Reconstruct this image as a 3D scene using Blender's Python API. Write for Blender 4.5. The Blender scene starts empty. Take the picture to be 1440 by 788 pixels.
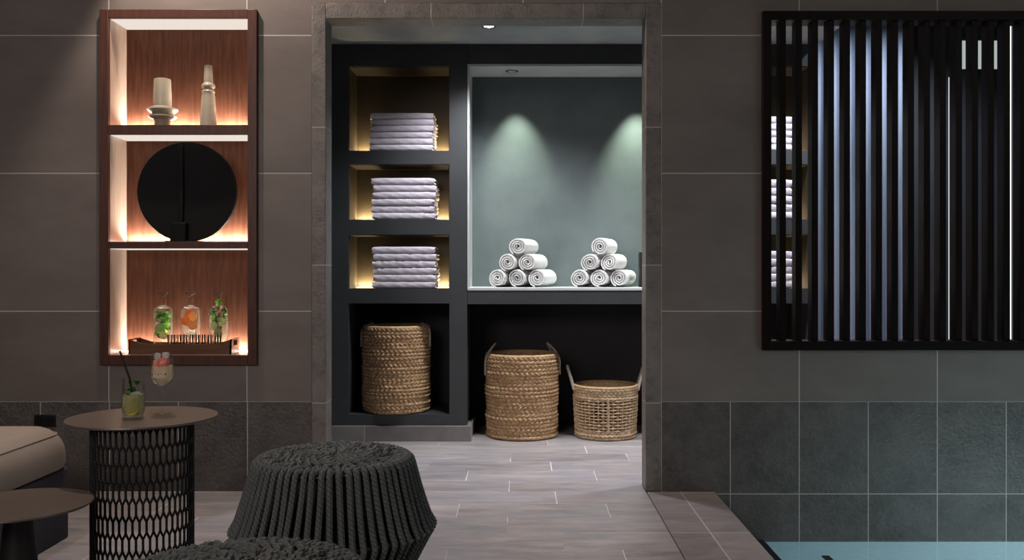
import bpy, bmesh, math, random
from mathutils import Vector, Matrix
random.seed(7)
PI = math.pi
C = bpy.context.scene.collection
SC = bpy.context.scene

# ------------------------------------------------------------------ measures
F, CX, CY, H = 1300.0, 732.0, 382.0, 0.952      # focal length (px), vanishing point, eye height
def PX(px, Y): return (px - CX) * Y / F
def PZ(py, Y): return H - (py - CY) * Y / F
YW = 4.0          # front face of the tiled wall
YU = 5.18         # front face of the towel unit
WT = 0.128        # thickness of the tiled wall at the doorway

# ------------------------------------------------------------------ helpers
class MB:
    def __init__(s): s.v=[]; s.f=[]; s.uv=[]; s.sm=[]
    def add(s, verts, faces, smooth=False, uvs=None):
        o=len(s.v); s.v += [tuple(v) for v in verts]
        for i,f in enumerate(faces):
            s.f.append(tuple(o+k for k in f)); s.sm.append(smooth)
            s.uv.append(uvs[i] if uvs else [(0,0)]*len(f))
    def box(s,x0,x1,y0,y1,z0,z1):
        v=[(x0,y0,z0),(x1,y0,z0),(x1,y1,z0),(x0,y1,z0),(x0,y0,z1),(x1,y0,z1),(x1,y1,z1),(x0,y1,z1)]
        s.add(v,[(3,2,1,0),(4,5,6,7),(0,1,5,4),(1,2,6,5),(2,3,7,6),(3,0,4,7)])
    def tube(s,pts,r,n=8,closed=False,cap=True,vscale=1.0):
        pts=[Vector(p) for p in pts]; m=len(pts)
        rr=r if isinstance(r,(list,tuple)) else [r]*m
        rings=[]; prev=None; L=0; Ls=[0]
        for i in range(m):
            if closed: t=pts[(i+1)%m]-pts[i-1]
            else: t=pts[min(i+1,m-1)]-pts[max(i-1,0)]
            if t.length<1e-9: t=Vector((0,0,1))
            t.normalize()
            if prev is None:
                a=Vector((0,0,1)) if abs(t.z)<.9 else Vector((1,0,0))
                u=t.cross(a).normalized()
            else:
                u=prev-t*prev.dot(t)
                u=u.normalized() if u.length>1e-6 else t.orthogonal().normalized()
            prev=u; w=t.cross(u)
            rings.append([pts[i]+(u*math.cos(2*PI*k/n)+w*math.sin(2*PI*k/n))*rr[i] for k in range(n)])
            if i: L+=(pts[i]-pts[i-1]).length; Ls.append(L)
        vs=[p for q in rings for p in q]; fs=[]; us=[]
        for i in range(m if closed else m-1):
            j=(i+1)%m; l0=Ls[i]*vscale; l1=(Ls[j] if j else L+(pts[0]-pts[-1]).length)*vscale
            for k in range(n):
                k2=(k+1)%n
                fs.append((i*n+k,i*n+k2,j*n+k2,j*n+k))
                us.append([(k/n,l0),((k+1)/n,l0),((k+1)/n,l1),(k/n,l1)])
        s.add(vs,fs,True,us)
        if cap and not closed:
            s.add(rings[0],[tuple(reversed(range(n)))]); s.add(rings[-1],[tuple(range(n))])
    def lathe(s,prof,n=40,c=(0,0,0),smooth=True):
        vs=[];fs=[];idx=[]
        for r,z in prof:
            if r<1e-6: idx.append([len(vs)]*n); vs.append((c[0],c[1],c[2]+z))
            else:
                idx.append([len(vs)+k for k in range(n)])
                vs+=[(c[0]+r*math.cos(2*PI*k/n),c[1]+r*math.sin(2*PI*k/n),c[2]+z) for k in range(n)]
        for a,b in zip(idx[:-1],idx[1:]):
            for k in range(n):
                k2=(k+1)%n; f=[]
                for q in (a[k],a[k2],b[k2],b[k]):
                    if q not in f: f.append(q)
                if len(f)>2: fs.append(tuple(f))
        s.add(vs,fs,smooth)
    def grid(s,fn,nu,nv,cu=False,smooth=True):
        vs=[fn(i,j) for j in range(nv) for i in range(nu)]; fs=[]
        for j in range(nv-1):
            for i in range(nu if cu else nu-1):
                i2=(i+1)%nu
                fs.append((j*nu+i,j*nu+i2,(j+1)*nu+i2,(j+1)*nu+i))
        s.add(vs,fs,smooth)
    def build(s,name,m,parent=None,bevel=0,seg=2,sharp=35,loc=None):
        me=bpy.data.meshes.new(name); me.from_pydata(s.v,[],s.f)
        uvl=me.uv_layers.new(name='UVMap')
        for p,u,sm in zip(me.polygons,s.uv,s.sm):
            p.use_smooth=sm
            for k,li in enumerate(p.loop_indices): uvl.data[li].uv=u[k]
        me.update()
        o=bpy.data.objects.new(name,me); C.objects.link(o)
        for x in (m if isinstance(m,(list,tuple)) else [m]): me.materials.append(x)
        if sharp: me.set_sharp_from_angle(angle=math.radians(sharp))
        if parent: o.parent=parent
        if loc: o.location=loc
        if bevel:
            b=o.modifiers.new('bevel','BEVEL'); b.width=bevel; b.segments=seg; b.limit_method='ANGLE'; b.angle_limit=math.radians(40)
            if seg>2:
                for p in me.polygons: p.use_smooth=True
        return o

def tag(o,label=None,cat=None,group=None,kind=None):
    if label: o['label']=label
    if cat: o['category']=cat
    if group: o['group']=group
    if kind: o['kind']=kind
    return o
def thing(name,label,cat,loc=(0,0,0),rz=0,group=None):
    o=bpy.data.objects.new(name,None); o.empty_display_size=.05; C.objects.link(o)
    o.location=loc; o.rotation_euler=(0,0,rz)
    return tag(o,label,cat,group)
def struct(name,mb,m,bevel=0): return tag(mb.build(name,m,None,bevel),kind='structure')
def copy_tree(o,parent=None):
    c=o.copy(); C.objects.link(c); c.parent=parent
    for ch in list(o.children): copy_tree(ch,c)
    return c

# ------------------------------------------------------------------ materials
def newmat(name):
    m=bpy.data.materials.new(name); m.use_nodes=True
    nt=m.node_tree; nt.nodes.clear()
    out=nt.nodes.new('ShaderNodeOutputMaterial'); b=nt.nodes.new('ShaderNodeBsdfPrincipled')
    nt.links.new(b.outputs[0],out.inputs[0])
    return m,nt,b,out
def N(nt,t,**k):
    n=nt.nodes.new(t)
    for a,v in k.items(): setattr(n,a,v)
    return n
def mth(nt,op,a,b=None,c=None):
    n=nt.nodes.new('ShaderNodeMath'); n.operation=op
    for i,x in enumerate((a,b,c)):
        if x is None: continue
        if isinstance(x,(int,float)): n.inputs[i].default_value=x
        else: nt.links.new(x,n.inputs[i])
    return n.outputs[0]
def mixc(nt,fac,a,b):
    n=nt.nodes.new('ShaderNodeMix'); n.data_type='RGBA'
    for s,x in ((n.inputs[0],fac),(n.inputs[6],a),(n.inputs[7],b)):
        if isinstance(x,(int,float)): s.default_value=x
        elif isinstance(x,(tuple,list)): s.default_value=(*x[:3],1)
        else: nt.links.new(x,s)
    return n.outputs[2]
def noise(nt,scale,detail=4,rough=.55,vec=None,stretch=None):
    n=nt.nodes.new('ShaderNodeTexNoise'); n.inputs['Scale'].default_value=scale
    n.inputs['Detail'].default_value=detail; n.inputs['Roughness'].default_value=rough
    if vec is None:
        tc=nt.nodes.new('ShaderNodeTexCoord'); vec=tc.outputs['Object']
    if stretch:
        mp=nt.nodes.new('ShaderNodeMapping'); mp.inputs['Scale'].default_value=stretch
        nt.links.new(vec,mp.inputs[0]); vec=mp.outputs[0]
    nt.links.new(vec,n.inputs['Vector'])
    return n.outputs[0]
def ramp(nt,x,lo,hi):
    n=nt.nodes.new('ShaderNodeMapRange'); nt.links.new(x,n.inputs[0])
    n.inputs[1].default_value=lo; n.inputs[2].default_value=hi
    return n.outputs[0]
def bump(nt,b,h,strength=.3,dist=.005):
    n=nt.nodes.new('ShaderNodeBump'); n.inputs['Strength'].default_value=strength; n.inputs['Distance'].default_value=dist
    nt.links.new(h,n.inputs['Height']); nt.links.new(n.outputs[0],b.inputs['Normal'])
def simple(name,c1,c2=None,rough=.5,metal=0,scale=8,stretch=None,bmp=0,bdist=.003,spec=.5,detail=4):
    m,nt,b,o=newmat(name)
    b.inputs['Roughness'].default_value=rough; b.inputs['Metallic'].default_value=metal
    b.inputs['Specular IOR Level'].default_value=spec
    if c2 is None: c2=tuple(x*.8 for x in c1)
    n=noise(nt,scale,detail,.6,stretch=stretch)
    nt.links.new(mixc(nt,ramp(nt,n,.3,.7),c1,c2),b.inputs['Base Color'])
    if bmp: bump(nt,b,n,bmp,bdist)
    return m
def emit(name,col,st):
    m=bpy.data.materials.new(name); m.use_nodes=True; nt=m.node_tree; nt.nodes.clear()
    o=N(nt,'ShaderNodeOutputMaterial'); e=N(nt,'ShaderNodeEmission')
    e.inputs[0].default_value=(*col,1); e.inputs[1].default_value=st; nt.links.new(e.outputs[0],o.inputs[0]); return m
def tile(name,axes,w,h,ou,ov,c1,c2,grout,g=.004,shift=0.0,rough=.45,nscale=3.0,nstretch=(1,1,1),contrast=.35,fine=40,bmp=.15,spec=.4,veins=None,gjit=0.0,tint=None,nrough=.6):
    """rectangular tiles in object space; grout lines are proud of nothing, just paler joints"""
    m,nt,b,o=newmat(name)
    tc=N(nt,'ShaderNodeTexCoord'); sp=N(nt,'ShaderNodeSeparateXYZ'); nt.links.new(tc.outputs['Object'],sp.inputs[0])
    U,V=sp.outputs[axes[0]],sp.outputs[axes[1]]
    v=mth(nt,'DIVIDE',mth(nt,'SUBTRACT',V,ov),h); row=mth(nt,'FLOOR',v)
    u=mth(nt,'ADD',mth(nt,'DIVIDE',mth(nt,'SUBTRACT',U,ou),w),mth(nt,'MULTIPLY',row,shift)); col=mth(nt,'FLOOR',u)
    fu=mth(nt,'FRACT',u); fv=mth(nt,'FRACT',v)
    du=mth(nt,'MULTIPLY',mth(nt,'MINIMUM',fu,mth(nt,'SUBTRACT',1.0,fu)),w)
    dv=mth(nt,'MULTIPLY',mth(nt,'MINIMUM',fv,mth(nt,'SUBTRACT',1.0,fv)),h)
    if gjit:
        gn=noise(nt,1.7,2); 
        gw=mth(nt,'MULTIPLY',ramp(nt,gn,.42,.6),g/2)
        mask=mth(nt,'LESS_THAN',mth(nt,'MINIMUM',du,mth(nt,'ADD',dv,g*.28)),gw)
    else: mask=mth(nt,'LESS_THAN',mth(nt,'MINIMUM',du,dv),g/2)
    cb=N(nt,'ShaderNodeCombineXYZ'); nt.links.new(col,cb.inputs[0]); nt.links.new(row,cb.inputs[1])
    wn=N(nt,'ShaderNodeTexWhiteNoise'); wn.noise_dimensions='3D'; nt.links.new(cb.outputs[0],wn.inputs[0])
    # offset the stone pattern per tile
    sc=N(nt,'ShaderNodeVectorMath'); sc.operation='SCALE'; nt.links.new(wn.outputs['Color'],sc.inputs[0]); sc.inputs['Scale'].default_value=9.0
    ad=N(nt,'ShaderNodeVectorMath'); ad.operation='ADD'; nt.links.new(tc.outputs['Object'],ad.inputs[0]); nt.links.new(sc.outputs[0],ad.inputs[1])
    n1=noise(nt,nscale,7,nrough,ad.outputs[0],nstretch); n2=noise(nt,fine,3,.6,ad.outputs[0],nstretch)
    f=mth(nt,'ADD',mth(nt,'MULTIPLY',ramp(nt,n1,.3,.7),.75),mth(nt,'MULTIPLY',n2,.25))
    f=mth(nt,'ADD',mth(nt,'MULTIPLY',f,1-contrast),mth(nt,'MULTIPLY',wn.outputs['Value'],contrast))
    colr=mixc(nt,f,c1,c2)
    if tint:
        tn=ramp(nt,noise(nt,tint[0],3,.6,ad.outputs[0],(1,2.5,1)),.42,.58)
        colr=mixc(nt,mth(nt,'MULTIPLY',tn,tint[1]),colr,tint[2])
    if veins:
        vn=noise(nt,veins[0],5,.7,ad.outputs[0],(1,1,1))
        vv=mth(nt,'SUBTRACT',1.0,mth(nt,'MULTIPLY',mth(nt,'ABSOLUTE',mth(nt,'SUBTRACT',vn,.5)),veins[1]))
        colr=mixc(nt,mth(nt,'MULTIPLY',mth(nt,'MAXIMUM',vv,0.0),veins[2]),colr,veins[3])
    nt.links.new(mixc(nt,mask,colr,grout),b.inputs['Base Color'])
    b.inputs['Roughness'].default_value=rough; b.inputs['Specular IOR Level'].default_value=spec
    if bmp: bump(nt,b,mth(nt,'ADD',mth(nt,'MULTIPLY',n2,1.0),mth(nt,'MULTIPLY',n1,.6)),bmp,.004)
    return m
def rope(name,c1,c2,rough=.8,freq=60,bmp=.6,twist=2):
    """twisted cord: diagonal strands from the tube's own coordinates"""
    m,nt,b,o=newmat(name)
    uv=N(nt,'ShaderNodeUVMap'); sp=N(nt,'ShaderNodeSeparateXYZ'); nt.links.new(uv.outputs[0],sp.inputs[0])
    a=mth(nt,'ADD',mth(nt,'MULTIPLY',sp.outputs[0],twist),mth(nt,'MULTIPLY',sp.outputs[1],freq))
    s=mth(nt,'ABSOLUTE',mth(nt,'SINE',mth(nt,'MULTIPLY',a,PI)))
    n=noise(nt,300,2)
    h=mth(nt,'ADD',mth(nt,'POWER',s,.6),mth(nt,'MULTIPLY',n,.5))
    nb=noise(nt,25,3)
    nt.links.new(mixc(nt,mth(nt,'MULTIPLY',mth(nt,'ADD',n,nb),.5),c1,c2),b.inputs['Base Color'])
    b.inputs['Roughness'].default_value=rough; b.inputs['Specular IOR Level'].default_value=.3
    bump(nt,b,h,bmp,.004); return m
def thin_glass(name,tint=(1,1,1),refl=1.0,rough=.02,edge=.25):
    m=bpy.data.materials.new(name); m.use_nodes=True; nt=m.node_tree; nt.nodes.clear()
    o=N(nt,'ShaderNodeOutputMaterial'); mx=N(nt,'ShaderNodeMixShader'); t=N(nt,'ShaderNodeBsdfTransparent'); g=N(nt,'ShaderNodeBsdfGlossy')
    t.inputs[0].default_value=(*tint,1); g.inputs['Roughness'].default_value=rough
    lw=N(nt,'ShaderNodeLayerWeight'); lw.inputs[0].default_value=edge
    nt.links.new(mth(nt,'MULTIPLY',lw.outputs['Fresnel'],refl),mx.inputs[0])
    nt.links.new(t.outputs[0],mx.inputs[1]); nt.links.new(g.outputs[0],mx.inputs[2]); nt.links.new(mx.outputs[0],o.inputs[0]); return m
def liquid(name,col,dens=.5):
    m=bpy.data.materials.new(name); m.use_nodes=True; nt=m.node_tree; nt.nodes.clear()
    o=N(nt,'ShaderNodeOutputMaterial'); mx=N(nt,'ShaderNodeMixShader'); t=N(nt,'ShaderNodeBsdfTransparent'); 
    ms=N(nt,'ShaderNodeMixShader'); d=N(nt,'ShaderNodeBsdfDiffuse'); tr=N(nt,'ShaderNodeBsdfTranslucent')
    ms.inputs[0].default_value=.65
    for q in (d,tr): q.inputs[0].default_value=(*col,1)
    t.inputs[0].default_value=(*[min(1,x*.5+.5) for x in col],1); mx.inputs[0].default_value=dens
    nt.links.new(d.outputs[0],ms.inputs[1]); nt.links.new(tr.outputs[0],ms.inputs[2])
    nt.links.new(t.outputs[0],mx.inputs[1]); nt.links.new(ms.outputs[0],mx.inputs[2]); nt.links.new(mx.outputs[0],o.inputs[0]); return m

M={}
GR=(.42,.40,.36)
M['wall_tile']=tile('smooth_wall_tile',(0,2),.5975,.5972,PX(1124,YW),PZ(438,YW),(.205,.174,.156),(.112,.094,.085),(.48,.45,.41),g=.0045,rough=.5,nscale=2.0,nstretch=(1,1,2.2),contrast=.22,fine=45,bmp=.06)
M['dado_tile']=tile('riven_wall_tile',(0,2),.2985,.400,PX(930,YW),PZ(565,YW)-.4,(.135,.118,.110),(.026,.024,.023),GR,g=.004,rough=.42,nscale=6,contrast=.2,fine=70,nrough=.72,bmp=1.0,veins=(16,22,.16,(.22,.20,.19)))
M['trim_stone']=tile('riven_trim_stone',(0,2),.66,.5972,PX(606,YW),PZ(179,YW)-.5972*8,(.26,.233,.212),(.055,.049,.046),GR,g=.004,rough=.45,nscale=11,contrast=.15,fine=90,bmp=.6,nrough=.75,veins=(22,16,.12,(.30,.28,.27)))
M['floor_tile']=tile('floor_plank_tile',(0,1),.598,.209,-.05,4.0-.209*21.02,(.60,.535,.52),(.135,.117,.116),(.74,.70,.70),g=.006,shift=1/3,rough=.36,nscale=3.4,nstretch=(1,4.2,1),contrast=.22,fine=34,bmp=.22,gjit=1,tint=(2.2,.35,(.30,.32,.37)),nrough=.7)
M['coping_tile']=tile('coping_tile',(0,1),.1503,.60,PX(908,4.0),.37,(.40,.36,.36),(.15,.13,.13),(.55,.52,.50),g=.005,rough=.45,nscale=4.0,nstretch=(1,2.5,1),contrast=.2,fine=34,bmp=.2,nrough=.7)
M['plinth_tile']=tile('plinth_tile',(0,2),.60,.5,PX(513,YU),-.2,(.27,.25,.24),(.15,.138,.132),GR,g=.005,rough=.45,nscale=7,contrast=.2,bmp=.2)
M['plaster']=simple('white_ceiling_paint',(.5,.49,.47),(.45,.44,.42),.8)
M['closet_ceiling']=simple('grey_ceiling_plaster',(.42,.45,.45),(.28,.30,.31),.7,scale=3,bmp=.1)
M['dark_wall']=simple('dark_plaster_wall',(.05,.052,.056),(.035,.037,.04),.7,scale=4)
M['lacquer']=simple('charcoal_joinery_paint',(.044,.049,.052),(.034,.038,.041),.5,scale=5,bmp=.05)
M['lacquer_in']=simple('black_niche_lining',(.060,.047,.030),(.045,.034,.021),.5,scale=5)
M['void']=simple('black_niche_paint',(.012,.012,.014),(.008,.008,.01),.6)
M['niche_plaster']=simple('sage_grey_plaster',(.125,.155,.155),(.085,.108,.112),.65,scale=3.2,bmp=.12,detail=6)
M['niche_edge']=simple('pale_stone_ledge',(.62,.64,.64),(.52,.54,.54),.4,scale=6)
def wood(name,c1,c2,rough,stretch=(14,14,1.2),scale=5,spec=.25):
    return simple(name,c1,c2,rough,0,scale,stretch,.12,.002,spec,6)
M['walnut']=wood('walnut_frame',(.095,.038,.025),(.055,.021,.015),.42)
M['walnut_back']=wood('walnut_back_veneer',(.135,.052,.028),(.072,.026,.015),.5,spec=.12)
M['walnut_lit']=wood('lit_walnut_lining',(.47,.35,.28),(.36,.25,.19),.28,spec=.5)  # paler than the frame: LED spill is put into the wood colour
M['led_warm']=emit('warm_led_strip',(1,.90,.78),20)
M['glow_ceiling']=emit('warm_ceiling_glow',(1,.88,.78),.85)  # weak emission standing in for light on the compartment ceilings
M['led_shelf']=emit('shelf_led_strip',(1,.80,.50),8)
M['spot_dim']=simple('frosted_lens',(.35,.36,.36),None,.3)
M['spot_face']=emit('downlight_lens',(1,.97,.92),12)
M['metal_black']=simple('black_metal',(.012,.012,.013),(.018,.018,.02),.4,.6)
M['chrome']=simple('brushed_steel',(.6,.6,.6),(.5,.5,.5),.25,1)
M['espresso']=simple('espresso_wood',(.0095,.0032,.0028),(.0038,.0017,.0017),.45,0,5,(14,14,1.2),.1,.002,.14,6)
M['ceramic']=simple('beige_ceramic',(.42,.375,.285),(.37,.325,.25),.35,scale=12)
M['disc']=simple('black_lacquer',(.006,.0055,.006),(.008,.0075,.008),.55,scale=10,spec=.12)
M['towel']=simple('lilac_white_terry',(.74,.69,.76),(.62,.57,.65),.95,scale=160,bmp=.6,bdist=.004,spec=.1)
M['towel_white']=simple('white_terry',(.86,.86,.84),(.72,.72,.70),.95,scale=170,bmp=.7,bdist=.004,spec=.1)
M['straw']=simple('water_hyacinth_weave',(.70,.47,.255),(.24,.125,.055),.7,scale=55,stretch=(1,1,2.2),bmp=.4,bdist=.004)
M['straw_pale']=simple('pale_seagrass_weave',(.70,.53,.33),(.36,.23,.13),.7,scale=60,bmp=.4,bdist=.004)
M['straw_rim']=simple('straw_rim_cord',(.66,.47,.25),(.42,.27,.13),.6,scale=60,bmp=.3)
M['straw_cord']=rope('straw_handle_cord',(.52,.36,.22),(.28,.17,.10),.8,120,.6)
M['pale_cord']=rope('pale_handle_cord',(.62,.58,.50),(.42,.37,.30),.8,140,.6)
M['cord']=rope('charcoal_rope',(.17,.182,.18),(.065,.071,.071),.75,75,.9)
M['cord_dark']=rope('black_rope_lattice',(.010,.010,.010),(.005,.005,.005),.6,90,.4)
M['table_top']=simple('bronze_table_top',(.135,.105,.085),(.115,.09,.073),.38,.15,scale=20)
M['table_base']=simple('black_powder_coat',(.007,.0065,.0065),(.005,.005,.005),.5)
M['upholstery']=simple('oatmeal_linen',(.40,.34,.29),(.33,.28,.24),.95,scale=220,bmp=.4,spec=.1)
M['daybed_base']=simple('slate_fabric',(.085,.085,.105),(.06,.06,.075),.9,scale=200,bmp=.4,spec=.1)
M['glass']=thin_glass('clear_glass',(.985,.99,.985),.5,.04,.20)
M['shot']=thin_glass('small_glass',(.88,.87,.85),1.3,.05,.45)
M['crystal'],_nt,_b,_o=newmat('thick_clear_glass'); _b.inputs['Transmission Weight'].default_value=1; _b.inputs['Roughness'].default_value=.0; _b.inputs['IOR'].default_value=1.47
def leafy(name,c1,c2,tl=.55,scale=60):
    m,nt,b,o=newmat(name); b.inputs['Roughness'].default_value=.5
    c=mixc(nt,ramp(nt,noise(nt,scale,3),.35,.65),c1,c2); nt.links.new(c,b.inputs['Base Color'])
    t=N(nt,'ShaderNodeBsdfTranslucent'); nt.links.new(c,t.inputs[0]); mx=N(nt,'ShaderNodeMixShader'); mx.inputs[0].default_value=tl
    nt.links.new(b.outputs[0],mx.inputs[1]); nt.links.new(t.outputs[0],mx.inputs[2]); nt.links.new(mx.outputs[0],o.inputs[0]); return m
M['mint']=leafy('mint_leaf',(.30,.68,.12),(.72,.95,.42),.7)
M['mint_dark']=leafy('dark_mint_leaf',(.035,.13,.03),(.12,.30,.07),.45)
M['orange']=leafy('orange_slice',(.90,.30,.06),(.95,.48,.14))
M['cucumber']=leafy('cucumber_slice',(.88,.93,.74),(.72,.82,.52),.7)
M['lemon']=leafy('lemon_flesh',(.80,.68,.10),(.85,.76,.28))
M['berry']=simple('strawberry_flesh',(.70,.16,.12),(.80,.36,.28),.45,scale=80)
M['ice']=liquid('ice',(.9,.93,.92),.35)
M['liq_lime']=liquid('lime_drink',(.66,.66,.38),.6)
M['liq_peach']=liquid('peach_drink',(.97,.90,.72),.9)
M['liq_clear']=liquid('clear_water',(.85,.87,.8),.10)
M['straw_black']=simple('black_drinking_straw',(.012,.012,.012),None,.4)
M['tray']=wood('walnut_tray',(.16,.075,.04),(.09,.04,.022),.4,(1.5,12,12))
M['curtain']=simple('blue_grey_curtain',(.30,.33,.40),(.24,.27,.33),.85,scale=60,stretch=(4,4,.3))
M['daylight_dim']=emit('high_daylight_pane',(.90,1.0,.96),.45)
M['daylight']=emit('daylight_pane',(.92,.97,1.0),1.6)
M['pool_tile']=simple('pale_teal_mosaic',(.46,.57,.61),(.40,.50,.55),.4,scale=30)
M['navy']=simple('dark_navy_mosaic',(.010,.014,.028),(.014,.02,.035),.35)
# pool water
def water():
    m,nt,b,o=newmat('pool_water')
    b.inputs['Base Color'].default_value=(.80,.95,.97,1); b.inputs['Roughness'].default_value=.03
    b.inputs['IOR'].default_value=1.33; b.inputs['Transmission Weight'].default_value=1
    n=noise(nt,5,2); bump(nt,b,n,.08,.01); return m
M['water']=water()

# ------------------------------------------------------------------ room shell
XL,XR,YF,YB,ZC=-3.3,4.2,-1.6,5.78,2.85
ZD=PZ(565,YW)                       # top of the riven tile band
TL0,TL1=PX(438,YW),PX(458,YW)       # stone surround, left leg
TR0,TR1=PX(908,YW),PX(930,YW)       # right leg
TZ0,TZ1=PZ(26,YW),PZ(4,YW)
XCL=-1.12                           # left side of the towel room
def wall_with_hole(mb,x0,x1,z0,z1,hx0,hx1,hz0,hz1,y0,y1):
    mb.box(x0,hx0,y0,y1,z0,z1); mb.box(hx1,x1,y0,y1,z0,z1)
    mb.box(hx0,hx1,y0,y1,z0,hz0); mb.box(hx0,hx1,y0,y1,hz1,z1)
CAB=(PX(141,YW),PX(359.5,YW),PZ(512,YW),PZ(15,YW))
SCR=(PX(1075,YW),PX(1500,YW),PZ(491,YW),PZ(17,YW))
mb=MB()
wall_with_hole(mb,XL,XCL,ZD,ZC,*CAB[:2],*CAB[2:],YW,YW+.30)
mb.box(XCL,TL0,YW,YW+WT,ZD,ZC)
mb.box(TL0,TR1,YW,YW+WT,TZ1,ZC)
wall_with_hole(mb,TR1,XR,ZD,ZC,*SCR[:2],*SCR[2:],YW,YW+WT)
struct('wall_back',mb,M['wall_tile'])
mb=MB()
mb.box(XL,XCL,YW,YW+.30,0,ZD); mb.box(XCL,TL0,YW,YW+WT,0,ZD)
mb.box(TR1,XR,YW,YW+WT,-.235,ZD)
struct('trim_1',mb,M['dado_tile'])
mb=MB()
mb.box(TL0,TL1,YW,YW+WT,0,TZ1); mb.box(TR0,TR1,YW,YW+WT,-.0,TZ1); mb.box(TL1,TR0,YW,YW+WT,TZ0,TZ1)
struct('trim_2',mb,M['trim_stone'],.003)
mb=MB(); mb.box(XL-.1,XL,YF,YB,0,ZC); struct('wall_left',mb,M['wall_tile'])
mb=MB(); mb.box(XR,XR+.1,YF,YB,-1.3,ZC); struct('wall_right',mb,M['wall_tile'])
mb=MB(); mb.box(XL-.1,XR+.1,YF-.1,YF,-1.3,ZC); struct('wall_front',mb,M['wall_tile'])
mb=MB(); mb.box(XL-.1,XR+.1,YF-.1,YW+WT,ZC,ZC+.1); struct('ceiling',mb,M['plaster'])
# floors
XE=PX(1005,YW)                      # deck edge at the pool
mb=MB(); mb.box(XL,TR0,YF,YW,-.15,0); mb.box(TL0,TR0,YW,YW+WT,-.15,0); mb.box(XCL-.1,XR,YW+WT,YB,-.15,0); struct('floor',mb,M['floor_tile'])
mb=MB(); mb.box(TR0+.006,XE,YF,YW,-.15,-.0005); struct('trim_3',mb,M['coping_tile'],.003)
mb=MB(); mb.box(TR0,TR0+.006,YF,YW,-.15,-.015); struct('trim_4',mb,M['void'])
# pool
ZW=-.212
mb=MB()
mb.box(XE,XR,YW,YW+.1,-1.3,-.235); mb.box(XE,XR,YF,YW,-1.35,-1.25); mb.box(XE-.05,1.045,YF,YW,-1.25,ZW-.06)
struct('trim_5',mb,M['pool_tile'])
mb=MB(); mb.box(XE-.05,1.052,YF,YW,ZW-.06,ZW+.004); struct('trim_6',mb,M['navy'],.004)
mb=MB(); mb.box(1.236,1.268,YF,3.80,ZW-.03,ZW-.012); struct('trim_7',mb,M['navy'],.002)
mb=MB(); mb.add([(1.052,YF,ZW),(XR,YF,ZW),(XR,YW,ZW),(1.052,YW,ZW)],[(0,1,2,3)])
tag(mb.build('pool_water',M['water']),kind='structure')
# towel room shell
ZT=PZ(62,YU)
mb=MB(); mb.box(XCL-.1,XCL,YW+.30,YB,0,ZT); struct('wall_side',mb,M['dark_wall'])
XPS=1.665; ZC2=2.72
mb=MB(); mb.box(XCL-.1,XPS,YW+WT,YB,ZT,ZT+.1); struct('ceiling_1',mb,M['closet_ceiling'])
mb=MB(); mb.box(XPS,XR,YW+WT,YB,ZC2,ZC2+.1); struct('ceiling_2',mb,M['closet_ceiling'])
mb=MB(); mb.box(XPS-.06,XPS,YW+WT,YB,ZT+.1,ZC2+.1); struct('trim_8',mb,M['closet_ceiling'])
# rear wall with two daylight slits and a high light
WIN=[(PX(1334,YB),PX(1336.6,YB),.25,2.17),(PX(1420,YB),PX(1424.3,YB),.25,2.50),(PX(1352,YB),PX(1408,YB),2.215,2.40)]
mb=MB(); xs=XCL
cuts=sorted([(w[0],w[1],w[2],w[3]) for w in WIN])
for x0,x1,z0,z1 in cuts:
    mb.box(xs,x0,YB,YB+.1,0,ZC2); mb.box(x0,x1,YB,YB+.1,0,z0); mb.box(x0,x1,YB,YB+.1,z1,ZC2); xs=x1
mb.box(xs,XR,YB,YB+.1,0,ZC2)
struct('wall_rear',mb,M['dark_wall'])
for i,(x0,x1,z0,z1) in enumerate(WIN):
    mb=MB(); mb.box(x0,x1,YB+.018,YB+.026,z0,z1); o=struct('window_%d'%(i+1),mb,M['daylight'] if i<2 else M['daylight_dim'])
    mb=MB(); t=.004 if i==2 else .0008
    mb.box(x0,x0+t,YB+.003,YB+.0175,z0,z1); mb.box(x1-t,x1,YB+.003,YB+.0175,z0,z1); mb.box(x0,x1,YB+.003,YB+.0175,z0,z0+t)
    mb.build('window_frame',M['metal_black'],o)

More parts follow.
